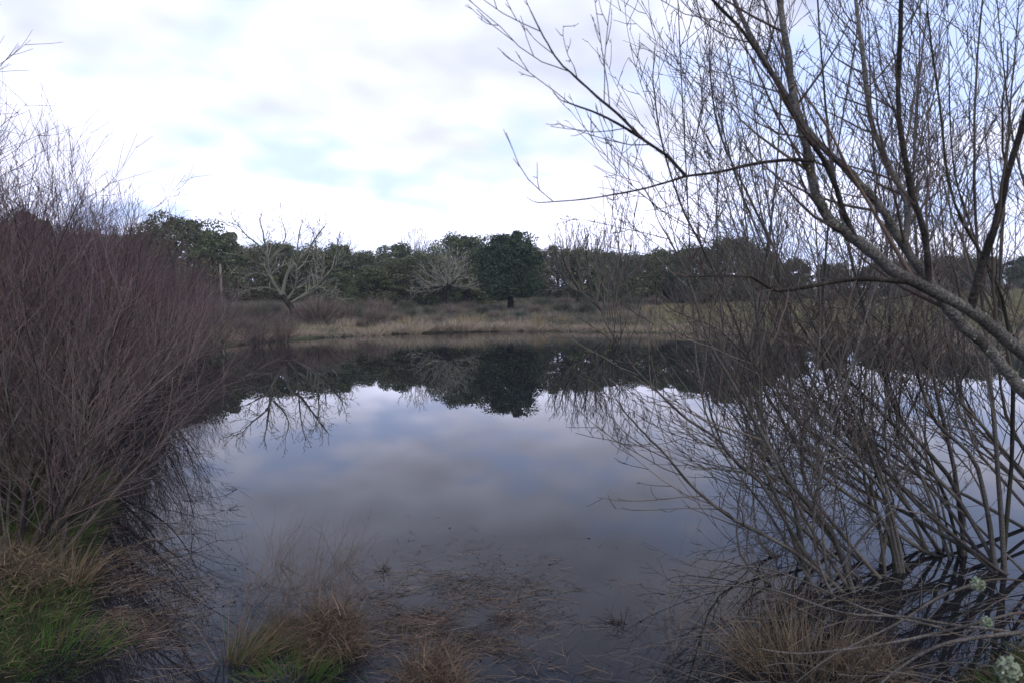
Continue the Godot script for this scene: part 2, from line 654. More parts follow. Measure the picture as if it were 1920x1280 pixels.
func drawn(px: Array, d: float, depth_to: float) -> PackedVector3Array:
	# a limb read off the photograph as pixel pairs, going from distance d to distance depth_to
	var out := PackedVector3Array()
	var n: int = px.size() / 2
	for k in n:
		out.append(look(px[k * 2], px[k * 2 + 1], lerpf(d, depth_to, pow(float(k) / maxf(1.0, n - 1), 1.3))))
	return out


func build_bare_trees() -> void:
	var pale := Color(0.33, 0.335, 0.255)
	var g := cfg({"limb_per_m": 4.0, "first": 1.35, "rfirst": 0.04, "rmin": 0.0145, "per_m": [3.2, 3.5], "ang": 0.85, "wob": 0.26, "up": 0.1, "ratio": 0.45, "cols": [Color(0.29, 0.29, 0.22), Color(0.2, 0.19, 0.15), Color(0.13, 0.115, 0.1)]})
	var ash := thing("pollard_ash", "large bare pollard ash with pale lichened crooked limbs on the far bank", "tree", at_far(556, 49))
	var lm := func(a: Array, r0: float, r1: float, dz: float, called: String, bark: Color, kids: float) -> void: limb(ash, drawn(a, 49.0, 49.0 + dz), r0, r1, bark, g, called, kids, 0.15, 7)
	lm.call([562, 612, 551, 590, 543, 571, 528, 554], 0.27, 0.2, 0.0, "trunk", Color(0.07, 0.065, 0.05), 0.0)
	lm.call([530, 556, 508, 522, 503, 494, 498, 472, 495, 448, 487, 412], 0.16, 0.03, -0.8, "limb", pale, 1.0)
	lm.call([508, 522, 486, 513, 463, 515, 440, 512], 0.1, 0.025, -1.6, "limb", pale, 1.2)
	lm.call([507, 520, 520, 504, 530, 498], 0.08, 0.03, 0.8, "limb", pale, 1.2)
	lm.call([528, 556, 541, 508, 560, 492, 575, 472, 592, 446, 607, 426], 0.15, 0.03, 1.4, "limb", pale, 1.1)
	lm.call([508, 486, 524, 468, 535, 442, 527, 410], 0.08, 0.02, 1.5, "limb", pale, 1.2)
	lm.call([505, 500, 484, 494, 462, 482, 436, 476], 0.08, 0.02, -1.2, "limb", pale, 1.3)
	lm.call([498, 472, 480, 456, 460, 440, 446, 424, 430, 418], 0.07, 0.02, 0.9, "limb", pale, 1.3)
	lm.call([540, 560, 553, 540, 556, 505, 558, 456, 565, 418], 0.11, 0.02, -0.9, "limb", pale, 1.2)
	lm.call([545, 568, 580, 545, 592, 525, 593, 492, 592, 456, 582, 426], 0.1, 0.02, 1.8, "limb", pale, 1.2)
	lm.call([580, 545, 598, 530, 605, 508, 608, 478], 0.09, 0.025, 0.2, "limb", pale, 1.1)
	lm.call([598, 530, 620, 508, 632, 495, 640, 478], 0.07, 0.02, -0.8, "limb", pale, 1.2)
	lm.call([535, 552, 500, 540, 470, 542, 440, 552, 428, 542], 0.08, 0.02, -1.9, "limb", pale, 1.1)
	lm.call([560, 560, 600, 540, 615, 548, 632, 536], 0.07, 0.02, -1.4, "limb", pale, 1.1)
	lm.call([590, 556, 618, 552, 640, 562], 0.05, 0.015, -1.6, "limb", pale, 1.0)

	var small := thing("small_pollard", "small pale pollard with short dark trunk and radiating branches left of lone oak", "tree", at_far(832, 72))
	var gs := g.duplicate()
	gs.cols = [Color(0.36, 0.36, 0.28), Color(0.29, 0.28, 0.22), Color(0.19, 0.18, 0.15)]
	gs.rmin = 0.018
	var sm := func(a: Array, r0: float, r1: float, dz: float, called: String, bark: Color, kids: float) -> void: limb(small, drawn(a, 72.0, 72.0 + dz), r0, r1, bark, gs, called, kids, 0.2, 7)
	sm.call([832, 566, 833, 552, 836, 542, 844, 533], 0.3, 0.3, 0.0, "trunk", Color(0.03, 0.027, 0.022), 0.0)
	for e in [[778, 520], [790, 500], [798, 478], [815, 476], [826, 462], [842, 466], [858, 476], [872, 484], [880, 504], [892, 526], [800, 536], [774, 540], [806, 508], [850, 494], [836, 484], [862, 516], [900, 534], [766, 546]]:
		var s: Array = [834.0 + rr(-4, 8), 536.0]
		var mid: Array = [lerpf(s[0], e[0], 0.5) + rr(-5, 5), lerpf(s[1], e[1], 0.5) + rr(-2, 8)]
		sm.call(s + mid + e, 0.09, 0.028, rr(-2.2, 2.2), "limb", Color(0.36, 0.36, 0.28), 1.0)

	var lean := thing("leaning_bare_tree", "bare grey tree leaning left on the far bank right of lone oak", "tree", at_far(1125, 58))
	var gr := Color(0.15, 0.14, 0.11)
	var g3 := cfg({"limb_per_m": 3.6, "first": 1.5, "rfirst": 0.03, "rmin": 0.014, "per_m": [3.4, 3.6], "ang": 0.6, "wob": 0.2, "up": 0.16, "cols": [Color(0.17, 0.16, 0.125), Color(0.13, 0.12, 0.1), Color(0.11, 0.1, 0.085)]})
	for a in [[1128, 582, 1112, 566, 1090, 549, 1072, 541, 1050, 520, 1030, 502], [1090, 549, 1072, 518, 1060, 495, 1052, 470], [1095, 552, 1085, 510, 1080, 480, 1075, 440], [1112, 566, 1104, 520, 1100, 480, 1098, 445],
			[1072, 541, 1045, 538, 1028, 530], [1118, 570, 1122, 530, 1118, 490, 1122, 450], [1075, 541, 1058, 524, 1046, 496, 1040, 462]]:
		limb(lean, drawn(a, 58.0, 58.0 + rr(-1.5, 1.5)), 0.13, 0.022, gr, g3, "limb", 1.0, 0.15, 6)
	var bush := thing("bare_sapling", "slender many-stemmed bare sapling at the far waterline before the leaning tree", "tree", at_far(1152, 47.5))
	for k in 7:
		var e := 1120.0 + k * 14.0
		limb(bush, drawn([1152 + k * 5 - 16, 612, 1140 + k * 5 - 10, 540, e, 500, e + 8, 420 + absf(k - 3.0) * 14.0], 47.5, 47.5 + rr(-1.2, 1.2)), 0.026, 0.013, gr, g3, "stem", 0.8, 0.2, 6)

	# bare crowns that stand above the wood
	var far := cfg({"limb_per_m": 1.7, "first": 2.0, "rfirst": 0.045, "rmin": 0.025, "per_m": [2.2, 2.4], "ang": 0.55, "wob": 0.16, "up": 0.14, "depth": 2, "cols": [Color(0.15, 0.13, 0.11)]})
	for t in [[778, 434, 112, "distant bare treetop above the oaks left of the small pale pollard's line", 26], [1066, 420, 96, "tall bare fan-shaped treetop behind the lone oak's right shoulder", 42], [1112, 426, 94, "bare treetop just right of the tall fan-shaped one", 30], [640, 448, 100, "small bare treetop showing over the oaks beside the pollard ash", 18]]:
		var o := thing("bare_tree", t[3], "tree", at_far(t[0], t[2]), "bare trees rising behind the oaks")
		var foot: Vector3 = o.position
		var fork := foot + Vector3(0, (look(t[0], t[1], t[2]).y - foot.y) * 0.45, 0)
		limb(o, PackedVector3Array([foot + Vector3(0, -0.3, 0), foot.lerp(fork, 0.5) + Vector3(0.1, 0, 0), fork]), 0.22, 0.14, gr, far, "trunk", 0.0, 0.5, 7)
		for k in 8:
			var e := look(t[0] + t[4] * (k / 3.5 - 1.0), t[1] + 16.0 * absf(k / 3.5 - 1.0) + rr(-3, 6), t[2]) + Vector3(0, 0, rr(-2, 2))
			limb(o, PackedVector3Array([fork + Vector3(0, rr(-0.6, 0.2), 0), fork.lerp(e, 0.45) + Vector3(0, -0.3, 0), e]), 0.09, 0.02, gr, far, "limb", 1.0, 0.3, 5)


# ---------------------------------------------------------------- the left thicket
func thicket_shrub(stems: int, tall: float, reach: float, g: Dictionary, low: float) -> Node3D:
	var t := thing("thicket_shrub", "", "shrub", Vector3.ZERO, "purplish bare shrubs of the left bank thicket")
	for k in stems:
		var a := TAU * k * 0.618 + rr(-0.4, 0.4)
		var tilt := rr(0.05, reach) if rng.randf() > low else rr(0.75, 1.1)
		var d := Vector3(cos(a) * sin(tilt), cos(tilt), sin(a) * sin(tilt))
		var l := tall * rr(0.65, 1.0) * (1.0 - 0.25 * tilt)
		var p := Vector3(cos(a), 0, sin(a)) * rr(0.05, 0.4)
		var pts := PackedVector3Array([p + Vector3(0, -0.15, 0)])
		for s in 5:
			d = (d + rv() * 0.14 + Vector3(0, 0.1, 0)).normalized()
			p += d * l / 5.0
			pts.append(p)
		limb(t, pts, rr(0.006, 0.021), 0.003, tint(Color(0.115, 0.092, 0.085) if rng.randf() < 0.7 else Color(0.3, 0.27, 0.23), 0.4), g, "stem", 1.0, 0.12, 5)
	return t


func build_thicket() -> void:
	var red := [Color(0.125, 0.092, 0.088), Color(0.122, 0.079, 0.081), Color(0.125, 0.074, 0.08)]
	var grey := [Color(0.17, 0.138, 0.125), Color(0.14, 0.1, 0.098), Color(0.135, 0.08, 0.086)]
	var ga := cfg({"limb_per_m": 7.5, "first": 0.85, "per_m": [6.0, 7.0], "up": 0.07, "ang": 0.6, "wob": 0.12, "cols": red, "rmin": 0.0024, "sides": [3, 3, 3], "seg": [5, 3, 2], "depth": 1, "ratio": 0.5})
	var gb := ga.duplicate()
	gb.cols = grey
	var kinds: Array[Node3D] = [thicket_shrub(26, 3.1, 0.75, ga, 0.2), thicket_shrub(28, 3.0, 0.8, gb, 0.25), thicket_shrub(24, 2.9, 0.65, ga, 0.12), thicket_shrub(26, 2.7, 0.9, gb, 0.4)]
	# [x, distance, height factor, kind]
	var rows := [[-2.75, 4.3, 0.62, 3], [-3.3, 5.2, 0.75, 1], [-4.4, 5.0, 1.12, 0], [-4.0, 6.6, 0.95, 3], [-5.3, 6.6, 1.2, 1], [-5.0, 8.2, 0.9, 0], [-6.6, 8.6, 1.15, 2], [-6.1, 10.2, 0.85, 3], [-7.9, 10.6, 1.2, 0], [-7.2, 12.6, 0.95, 1], [-8.9, 13.2, 1.2, 2],
		[-8.4, 14.8, 0.95, 0], [-10.2, 15.8, 1.2, 1], [-9.4, 17.2, 0.9, 2], [-11.6, 18.6, 1.15, 0], [-10.3, 19.6, 0.9, 3], [-11.3, 21.6, 0.95, 2], [-13.2, 22.0, 1.2, 0], [-11.9, 24.2, 0.85, 1], [-13.6, 25.6, 1.0, 2], [-12.4, 27.0, 0.8, 3],
		[-11.9, 30.2, 0.72, 1], [-11.7, 32.8, 0.6, 0], [-14.4, 29.6, 0.9, 0], [-12.9, 32.0, 0.55, 3], [-15.6, 26.4, 1.2, 1], [-3.7, 3.5, 0.7, 1], [-4.7, 3.9, 1.2, 2], [-6.2, 6.4, 1.35, 0], [-12.3, 16.8, 1.25, 2]]
	rows.sort_custom(func(a, b) -> bool: return a[1] < b[1])
	var first := {}
	for k in rows.size():
		var r: Array = rows[k]
		var words := ["low sprawling grey-brown", "mid-height grey-brown", "tall purplish", "upright reddish"][[2, 1, 3, 0][r[3]]] as String
		var label := "%s bare shrub of the left bank thicket, %s back from the camera" % [words, ORD[k]]
		var at := ground(r[0] + lerpf(-0.45, 0.7, smoothstep(5.0, 22.0, r[1])), -r[1])
		var size := Vector3.ONE * lerpf(r[2], 1.0, 0.4)
		size.y = r[2] * (1.0 if r[1] < 7.0 else 1.16)
		if not first.has(r[3]):
			first[r[3]] = true
			kinds[r[3]].position = at
			kinds[r[3]].scale = size
			kinds[r[3]].set_meta("label", label)
		else:
			dup(kinds[r[3]], at, rr(0, TAU), size, label)


# ---------------------------------------------------------------- the willows of the right bank
func build_willows() -> void:
	var bark := Color(0.235, 0.22, 0.19)
	var dark := Color(0.09, 0.078, 0.064)
	var g := cfg({"limb_per_m": 9.0, "first": 0.55, "rmin": 0.0013, "rfirst": 0.006, "per_m": [9.0, 8.0], "up": 0.1})
	var near := thing("near_tree", "nearest bare tree, thick blurred grey limbs rising leftward from the picture's edge", "tree", Vector3(2.3, land(2.3, -1.75), -1.75))
	var gn := g.duplicate()
	gn.first = 0.32
	gn.limb_per_m = 24.0
	gn.per_m = [12.0, 9.0]
	var l := func(a: Array, d0: float, d1: float, r0: float, r1: float, c: Color, kids: float, called: String) -> void: limb(near, drawn(a, d0, d1), r0, r1, c, g if called == "limb" else gn, called, kids, 0.1, 10)
	limb(near, PackedVector3Array([near.position + Vector3(0, -0.2, 0), near.position + Vector3(-0.1, 0.5, 0), near.position + Vector3(-0.5, 0.95, 0.05), look(2010, 745, 1.75)]), 0.05, 0.024, bark, g, "trunk", 0.0, 0.5, 10)
	l.call([2010, 745, 1912, 657, 1815, 579, 1695, 519, 1612, 455, 1560, 414, 1530, 365, 1518, 305, 1504, 240, 1486, 165, 1478, 96, 1460, 0, 1450, -120], 1.75, 1.95, 0.017, 0.0075, bark, 0.7, "limb")
	l.call([2010, 800, 1912, 722, 1856, 655, 1800, 605, 1755, 545, 1695, 462, 1650, 387, 1600, 330, 1546, 278, 1500, 220, 1420, 90, 1360, -40], 1.95, 2.3, 0.018, 0.0065, bark, 0.8, "limb")
	l.call([1604, 450, 1582, 395, 1551, 311, 1503, 240, 1450, 144, 1395, 62, 1340, 4, 1290, -40], 1.8, 1.76, 0.008, 0.003, dark, 0.7, "branch")
	l.call([1818, 588, 1841, 504, 1871, 410, 1887, 335, 1922, 220, 1960, 60], 1.765, 1.6, 0.011, 0.007, dark, 0.4, "branch")
	l.call([1744, 550, 1735, 440, 1709, 359, 1690, 250, 1685, 192, 1688, 60, 1692, -60], 1.775, 1.8, 0.0085, 0.005, dark, 0.7, "branch")
	l.call([1705, 528, 1600, 524, 1500, 540, 1455, 544, 1420, 526, 1398, 518, 1288, 518], 1.78, 1.66, 0.007, 0.002, dark, 0.4, "branch")
	l.call([1527, 302, 1480, 300, 1417, 307, 1350, 322, 1287, 331, 1240, 345, 1192, 357, 1100, 373, 1010, 380], 1.8, 1.7, 0.0052, 0.0014, dark, 0.35, "branch")
	l.call([1287, 331, 1250, 292, 1206, 261, 1160, 215, 1120, 182, 1080, 145, 1048, 115, 1020, 70, 995, 20], 1.75, 1.7, 0.0046, 0.0014, dark, 0.6, "branch")
	l.call([1206, 261, 1140, 222, 1085, 200, 1058, 190], 1.74, 1.8, 0.004, 0.0014, dark, 0.5, "branch")
	l.call([1695, 462, 1700, 380, 1640, 250, 1620, 120, 1600, -40], 2.1, 2.4, 0.012, 0.005, bark, 0.9, "branch")

	for m in near.get_children():
		if String(m.name).begins_with("branch"):
			continue
		# crusts of lichen on the bark
		var pts: PackedVector3Array = m.mesh.surface_get_arrays(0)[Mesh.ARRAY_VERTEX]
		var li := Buf.new()
		for k in 26:
			var j := rng.randi() % int(pts.size() * 0.7)
			leaf_mass(li, pts[j], Vector3(0.006, 0.006, 0.006) * rr(0.5, 1.6), 22, 0.0035, Color(0.26, 0.28, 0.2))
		obj("lichen", li, M.leaf, m, "stuff")

	var gw := cfg({"limb_per_m": 9.0, "first": 0.85, "rmin": 0.0023, "rfirst": 0.008, "per_m": [6.0, 4.0], "up": 0.08, "depth": 2, "ratio": 0.4, "ang": 0.62, "cols": [Color(0.165, 0.145, 0.122), Color(0.12, 0.102, 0.09), Color(0.09, 0.072, 0.066)]})
	var shrubs := [
		["willow whose two long stems lean farthest left over the water", 1585, 1120, [[1589, 1118, 1517, 1044, 1462, 958, 1426, 904, 1376, 859, 1345, 822, 1290, 786, 1236, 736, 1190, 690, 1150, 630, 1130, 590], [1580, 1110, 1490, 1035, 1408, 990, 1354, 958, 1295, 908, 1250, 854, 1209, 813, 1170, 770], [1600, 1110, 1560, 1000, 1480, 900, 1400, 760, 1330, 640, 1290, 520, 1250, 440]]],
		["willow right of the farthest-leaning one, stems rising to the oaks' skyline", 1690, 1105, [[1689, 1104, 1657, 977, 1598, 931, 1526, 877, 1476, 800, 1426, 714, 1357, 549, 1312, 455, 1275, 380, 1240, 260, 1225, 160], [1700, 1100, 1662, 933, 1576, 845, 1494, 786, 1420, 690, 1350, 620, 1280, 590], [1695, 1100, 1650, 900, 1580, 720, 1500, 560, 1420, 400, 1350, 250, 1330, 120]]],
		["willow with upright grey stems behind the crossing of the near limbs", 1800, 1095, [[1802, 1095, 1798, 927, 1694, 791, 1657, 700, 1600, 500, 1560, 300, 1540, 100, 1530, -60], [1810, 1090, 1760, 900, 1640, 760, 1520, 640, 1440, 480, 1380, 330, 1340, 180], [1815, 1090, 1790, 880, 1750, 700, 1720, 480, 1715, 250, 1740, 20]]],
		["mossy willow with splayed stems beside the pale lichen tufts", 1885, 1085, [[1870, 1082, 1834, 877, 1757, 791, 1721, 700, 1680, 500, 1640, 300, 1630, 60], [1885, 1080, 1870, 850, 1850, 640, 1830, 400, 1830, 160, 1850, -60], [1880, 1085, 1800, 940, 1700, 850, 1600, 780, 1520, 740, 1440, 720], [1880, 1070, 1900, 800, 1880, 560, 1790, 380, 1760, 180, 1740, 20]]],
		["willow mostly beyond the picture's edge, branches crowding the upper corner", 2030, 1060, [[2030, 1060, 1990, 860, 1930, 700, 1850, 500, 1790, 320, 1780, 100], [2040, 1060, 2000, 760, 1960, 480, 1900, 260, 1870, 0], [2030, 1060, 1960, 940, 1880, 840, 1790, 740, 1690, 640, 1600, 560], [2040, 1040, 2010, 700, 1985, 420, 1940, 180, 1920, -40]]],
	]
	var dist := [4.0, 4.3, 4.6, 4.3, 5.0]
	for k in shrubs.size():
		var s: Array = shrubs[k]
		var d: float = dist[k]
		var foot := look(s[1], s[2], d)
		foot.y = land(foot.x, foot.z)
		var t := thing("willow", s[0], "tree", foot, "bare willows of the right bank")
		for a: Array in s[3]:
			limb(t, drawn(a, d, d + rr(-0.5, 0.9)), rr(0.011, 0.019), 0.004, bark if rng.randf() > 0.3 else Color(0.1, 0.1, 0.07), gw, "stem", 0.9, 0.24, 8)
		for j in 10:
			var e := look(rr(1220, 1850) + k * 22.0, rr(-60, 560), d + rr(-0.4, 2.4)) if j < 8 else look(rr(1250, 1700) + k * 40.0, rr(640, 960), d + rr(-0.6, 1.2))
			var m := foot.lerp(e, 0.45) + Vector3(-0.38, -0.36 + rr(-0.25, 0.2), 0)
			limb(t, PackedVector3Array([foot + rv() * 0.15, foot.lerp(m, 0.5) + rv() * 0.08, m, m.lerp(e, 0.5) + rv() * 0.08, e]), rr(0.007, 0.017), 0.003, tint(bark, 0.3), gw, "stem", 0.9, 0.28, 6)


# ---------------------------------------------------------------- shrubs and grass of the far bank
func scatter(called: String, mesh: ArrayMesh, places: Array[Transform3D], label: String, category: String) -> void:
	var mm := MultiMesh.new()
	mm.transform_format = MultiMesh.TRANSFORM_3D
	mm.mesh = mesh
	mm.instance_count = places.size()
	for k in places.size():
		mm.set_instance_transform(k, places[k])
	var o := MultiMeshInstance3D.new()
	o.name = numbered(called)
	o.multimesh = mm
	add_child(o)
	tag(o, label, category, "", "stuff")


func broom(n: int, tall: float, wide: float, cols: Array, w: float) -> Buf:
	var b := Buf.new()
	for k in n:
		var a := rng.randf() * TAU
		var tilt := rr(0.0, 1.0)
		var d := Vector3(cos(a) * tilt * wide, 1.0, sin(a) * tilt * wide).normalized()
		blade(b, Vector3(cos(a), 0, sin(a)) * rr(0, 0.5) * wide + d * tall * rr(0.0, 0.5) * (0.75 + 0.35 * sin(a * 3.0 + tall * 7.0)), (d + rv() * 0.6).normalized(), tall * rr(0.2, 0.62), w, rr(-0.05, 0.1), tint(cols[rng.randi() % cols.size()], 0.3))
	return b


func build_far_bank() -> void:
	var straw := [Color(0.42, 0.35, 0.25), Color(0.36, 0.285, 0.22), Color(0.28, 0.23, 0.19)]
	var green := [Color(0.18, 0.19, 0.09), Color(0.24, 0.22, 0.115), Color(0.31, 0.265, 0.165)]
	var b := Buf.new()
	tussock(b, 34, 0.4, 0.4, 0.7, 0.01, straw, 0.15)
	var places: Array[Transform3D] = []
	for k in 40000:
		var x := rr(-24, 34)
		var z := rr(-64, -28)
		var s := off_shore(x, z)
		if s < 0.05 or s > rr(0.3, 7.0) or hills_noise.get_noise_2d(x * 22.0, z * 22.0) < rr(-0.08, 0.3):
			continue
		places.append(Transform3D(Basis(Vector3.UP, rr(0, TAU)).scaled(Vector3.ONE * rr(0.35, 1.35)), ground(x, z)))
	scatter("dry_grass", b.mesh(M.grass), places, "pinkish dry grass along the far waterline", "grass")
	b = Buf.new()
	tussock(b, 30, 0.4, 0.26, 0.6, 0.014, green, 0.2)
	places = []
	for k in 26000:
		var d := rr(36, 125)
		var x := rr(-0.65, 0.95) * d
		if off_shore(x, -d) < 1.5:
			continue
		places.append(Transform3D(Basis(Vector3.UP, rr(0, TAU)).scaled(Vector3.ONE * rr(0.6, 1.6)), ground(x, -d)))
	scatter("meadow_grass", b.mesh(M.grass), places, "short olive meadow grass sloping up to the far wood", "grass")

	b = Buf.new()
	for k in 60:
		var a := rr(0, TAU)
		blade(b, Vector3(cos(a), 0, sin(a)) * rr(0, 0.4), (Vector3(cos(a) * 0.6, 1, sin(a) * 0.6) + rv() * 0.5).normalized(), rr(0.25, 0.85), 0.009, rr(-0.1, 0.15), tint([Color(0.26, 0.22, 0.175), Color(0.18, 0.16, 0.13), Color(0.15, 0.165, 0.11), Color(0.36, 0.3, 0.23)][rng.randi() % 4], 0.3))
	places = []
	for k in 4200:
		var d := rr(38, 92)
		var x := rr(-0.55, 0.22) * d
		if off_shore(x, -d) < rr(0.4, 3.0) or hills_noise.get_noise_2d(x * 9.0, d * 9.0) < rr(-0.3, 0.15):
			continue
		places.append(Transform3D(Basis(Vector3.UP, rr(0, TAU)).scaled(Vector3.ONE * rr(0.5, 1.25)), ground(x, -d)))
	scatter("heath_scrub", b.mesh(M.grass), places, "grey-brown heath scrub covering the far bank below the wood", "scrub")

	b = Buf.new()
	for k in 70:
		var a := rr(0, TAU)
		blade(b, Vector3(cos(a), 0, sin(a)) * rr(0, 0.45), (Vector3(cos(a) * 0.7, 1, sin(a) * 0.7) + rv() * 0.6).normalized(), rr(0.2, 0.8), 0.011, rr(-0.1, 0.2), tint([Color(0.08, 0.095, 0.065), Color(0.1, 0.1, 0.075), Color(0.12, 0.095, 0.08)][rng.randi() % 3], 0.35))
	places = []
	for k in 7000:
		var d := rr(44, 90)
		var x := rr(-0.45, 0.2) * d
		if off_shore(x, -d) < rr(2.0, 5.0) or hills_noise.get_noise_2d(x * 24.0 + 300.0, d * 24.0) < rr(0.05, 0.3):
			continue
		places.append(Transform3D(Basis(Vector3.UP, rr(0, TAU)).scaled(Vector3.ONE * rr(0.5, 1.3)), ground(x, -d)))
	scatter("dark_heath", b.mesh(M.grass), places, "dark green heath patches on the slope of the far bank", "heath")

	# heathy undergrowth: four kinds of shrub, each copied
	var olive := [Color(0.09, 0.105, 0.07), Color(0.11, 0.122, 0.08), Color(0.13, 0.13, 0.095)]
	var rust := [Color(0.19, 0.14, 0.12), Color(0.16, 0.13, 0.115), Color(0.25, 0.2, 0.165), Color(0.1, 0.085, 0.07)]
	var fawn := [Color(0.25, 0.195, 0.155), Color(0.18, 0.145, 0.12), Color(0.14, 0.125, 0.1)]
	var kinds: Array[Node3D] = []
	for c in [olive, rust, fawn, [Color(0.085, 0.115, 0.09), Color(0.11, 0.135, 0.1)]]:
		var o := obj("far_shrub", broom(1500, 1.25, 0.85, c, 0.009), M.grass)
		tag(o, "", "shrub", "low shrubs of the far bank")
		kinds.append(o)
	# [pixel across, distance, height, width, kind, label]
	var rows := [
		[600, 44.3, 2.9, 3.3, 1, "largest reddish bare shrub at the far waterline right of the pollard ash"], [566, 46.0, 2.0, 1.9, 1, "reddish shrub crowding the foot of the pollard ash"], [645, 46.5, 2.2, 2.2, 1, "reddish shrub just right of the largest reddish one"],
		[705, 45.2, 2.1, 2.4, 1, "grey-pink shrub standing alone at the middle of the far left waterline"], [745, 49, 1.3, 1.6, 2, "fawn bush below the left edge of the small pollard"], [665, 50, 1.8, 1.8, 0, "olive broom behind the two reddish waterline shrubs"],
		[480, 46, 1.9, 2.6, 0, "dark broom left of the pollard ash's trunk"], [430, 44, 1.5, 2.2, 0, "dark broom next to the thicket's far end"], [510, 52, 1.6, 2.0, 0, "broom behind the pollard ash's trunk"], [455, 38, 0.9, 1.6, 1, "low brown bush on the point where thicket meets far bank"],
		[770, 55, 1.2, 1.8, 0, "grey-green broom below the small pollard, leftmost of its row"], [805, 57, 1.4, 2.0, 0, "broom hiding the small pollard's foot from the left"], [850, 58, 1.3, 2.2, 2, "fawn heath bush hiding the small pollard's foot from the right"], [880, 54, 1.1, 2.0, 3, "blue-green broom left below the lone oak"],
		[905, 60, 1.5, 2.0, 0, "broom under the left side of the lone oak's crown"], [925, 56, 1.0, 1.5, 2, "small fawn bush left of the lone oak's trunk"], [975, 57, 0.9, 1.6, 3, "low blue-green broom right of the lone oak's trunk"], [1000, 62, 1.2, 2.2, 2, "fawn bush in the clearing right of the lone oak"],
		[1055, 64, 1.6, 2.6, 0, "broom beneath the leaning bare tree, on its left"], [1100, 63, 1.7, 2.8, 0, "broad dark broom beneath the leaning bare tree"], [1140, 66, 1.4, 2.4, 2, "fawn bush right of the leaning bare tree's foot"], [1180, 68, 1.2, 2.2, 0, "dark broom at the left end of the pale meadow"],
		[720, 58, 1.9, 2.4, 2, "tall brownish heath bush before the grey-green oaks"], [690, 62, 1.8, 2.4, 1, "red heath bush in front of the skyline-dip oaks"], [640, 60, 1.9, 2.4, 0, "broom below the right arm of the pollard ash"], [590, 62, 1.9, 2.4, 0, "broom deep behind the pollard ash"],
		[760, 65, 1.7, 2.6, 0, "deep broom between the oaks and the small pollard"], [880, 66, 1.6, 2.4, 2, "brown bush between the small pollard and the lone oak"], [840, 64, 1.4, 2.2, 1, "reddish heath bush just behind the small pollard's trunk"], [950, 53, 0.7, 1.8, 2, "low fawn bush straight before the lone oak"],
		[1020, 54, 0.7, 1.6, 2, "low fawn bush between the lone oak and the bare sapling"], [820, 50, 0.9, 1.5, 2, "small fawn heath bush above the yellow tufts' left"], [790, 47.5, 0.8, 1.2, 1, "small pinkish bush at the waterline left of the yellow tufts"], [675, 43.5, 0.9, 1.0, 1, "small pinkish bush at the waterline between two reddish shrubs"],
		[1270, 84, 1.5, 2.6, 1, "reddish bush before the wood at the meadow's left"], [1310, 80, 2.2, 2.2, 1, "russet-leaved bush at the wood edge behind the willow twigs"], [1370, 84, 1.4, 2.6, 0, "broom at the foot of the long domed oaks"], [1450, 86, 1.5, 2.6, 0, "broom on the meadow edge below the skyline notch"],
		[1540, 88, 1.4, 2.8, 2, "fawn bush far over the meadow behind the near fork"], [1650, 86, 1.5, 2.8, 0, "broom far over the meadow behind the thick limb"], [1760, 84, 1.4, 2.8, 0, "broom on the meadow's right part"], [1860, 80, 1.5, 2.8, 2, "fawn bush at the meadow's right end"],
	]
	for k in 32:
		var px := 690.0 + k * 41.0
		rows.append([px, rr(74, 100), rr(1.5, 2.3), rr(3.0, 4.5), [0, 2, 0, 3][k % 4], "undergrowth bush at the far wood's foot, %s in row right of small pollard" % ORD[k]])
	var first := {}
	for r in rows:
		var at := at_far(r[0], r[1])
		var size := Vector3(r[3] / 1.9, r[2] / 1.35, r[3] / 1.9)
		if not first.has(r[4]):
			first[r[4]] = true
			kinds[r[4]].position = at
			kinds[r[4]].scale = size
			kinds[r[4]].set_meta("label", r[5])
		else:
			dup(kinds[r[4]], at, rr(0, TAU), size, r[5])
	# yellow rush tufts by the water
	var gold := [Color(0.37, 0.295, 0.13), Color(0.31, 0.25, 0.13), Color(0.25, 0.21, 0.12)]
	b = Buf.new()
	tussock(b, 240, 0.3, 1.15, 0.35, 0.013, gold, 0.04)
	var tuft := obj("rush_tuft", b, M.grass)
	tag(tuft, "brightest yellow rush tuft standing alone right at the far waterline", "grass tuft", "yellow rush tufts of the far bank")
	tuft.position = at_far(1012, 47.9)
	for r in [[870, 48.6, 0.95, "yellow rush tuft left of the brightest tufts' pair"], [890, 48.2, 1.1, "tall golden rush tuft left of the lone oak's foot"], [1056, 51.5, 0.8, "dull yellow rush tuft right of the solitary bright one"], [758, 46.0, 0.8, "straw-coloured rush tuft near the bare patch of far bank"], [1155, 55, 0.8, "rush tuft behind the bare sapling's stems"], [1210, 60, 0.9, "orange-yellow rush tuft on the left rim of the meadow"]]:
		dup(tuft, at_far(r[0], r[1]), rr(0, TAU), Vector3.ONE * float(r[2]), r[3])
	b = Buf.new()
	tussock(b, 260, 0.4, 0.95, 0.4, 0.012, [Color(0.47, 0.4, 0.29), Color(0.4, 0.33, 0.24), Color(0.3, 0.25, 0.19)], 0.05)
	var reed := obj("reed_clump", b, M.grass)
	tag(reed, "pale dry reed clump at the far waterline, nearest the pollard ash", "reeds", "pale reed clumps along the far waterline")
	reed.position = at_far(652, 43.2)
	for k in 13:
		var px := 690.0 + k * 27.0 + rr(-9, 9)
		var dd := 40.0
		while off_shore((px - 960.0) / 1280.0 * dd, -dd) < rr(0.1, 0.5):
			dd += 0.15
		dup(reed, at_far(px, dd), rr(0, TAU), Vector3(rr(0.8, 2.0), rr(0.6, 1.15), rr(0.8, 1.4)), "pale dry reed clump at the far waterline, %s after the one nearest the ash" % ORD[k])
	# weathered post beyond the thicket
	b = Buf.new()
	var foot := at_far(416, 40)
	var top := look(415, 496, 40).y - foot.y
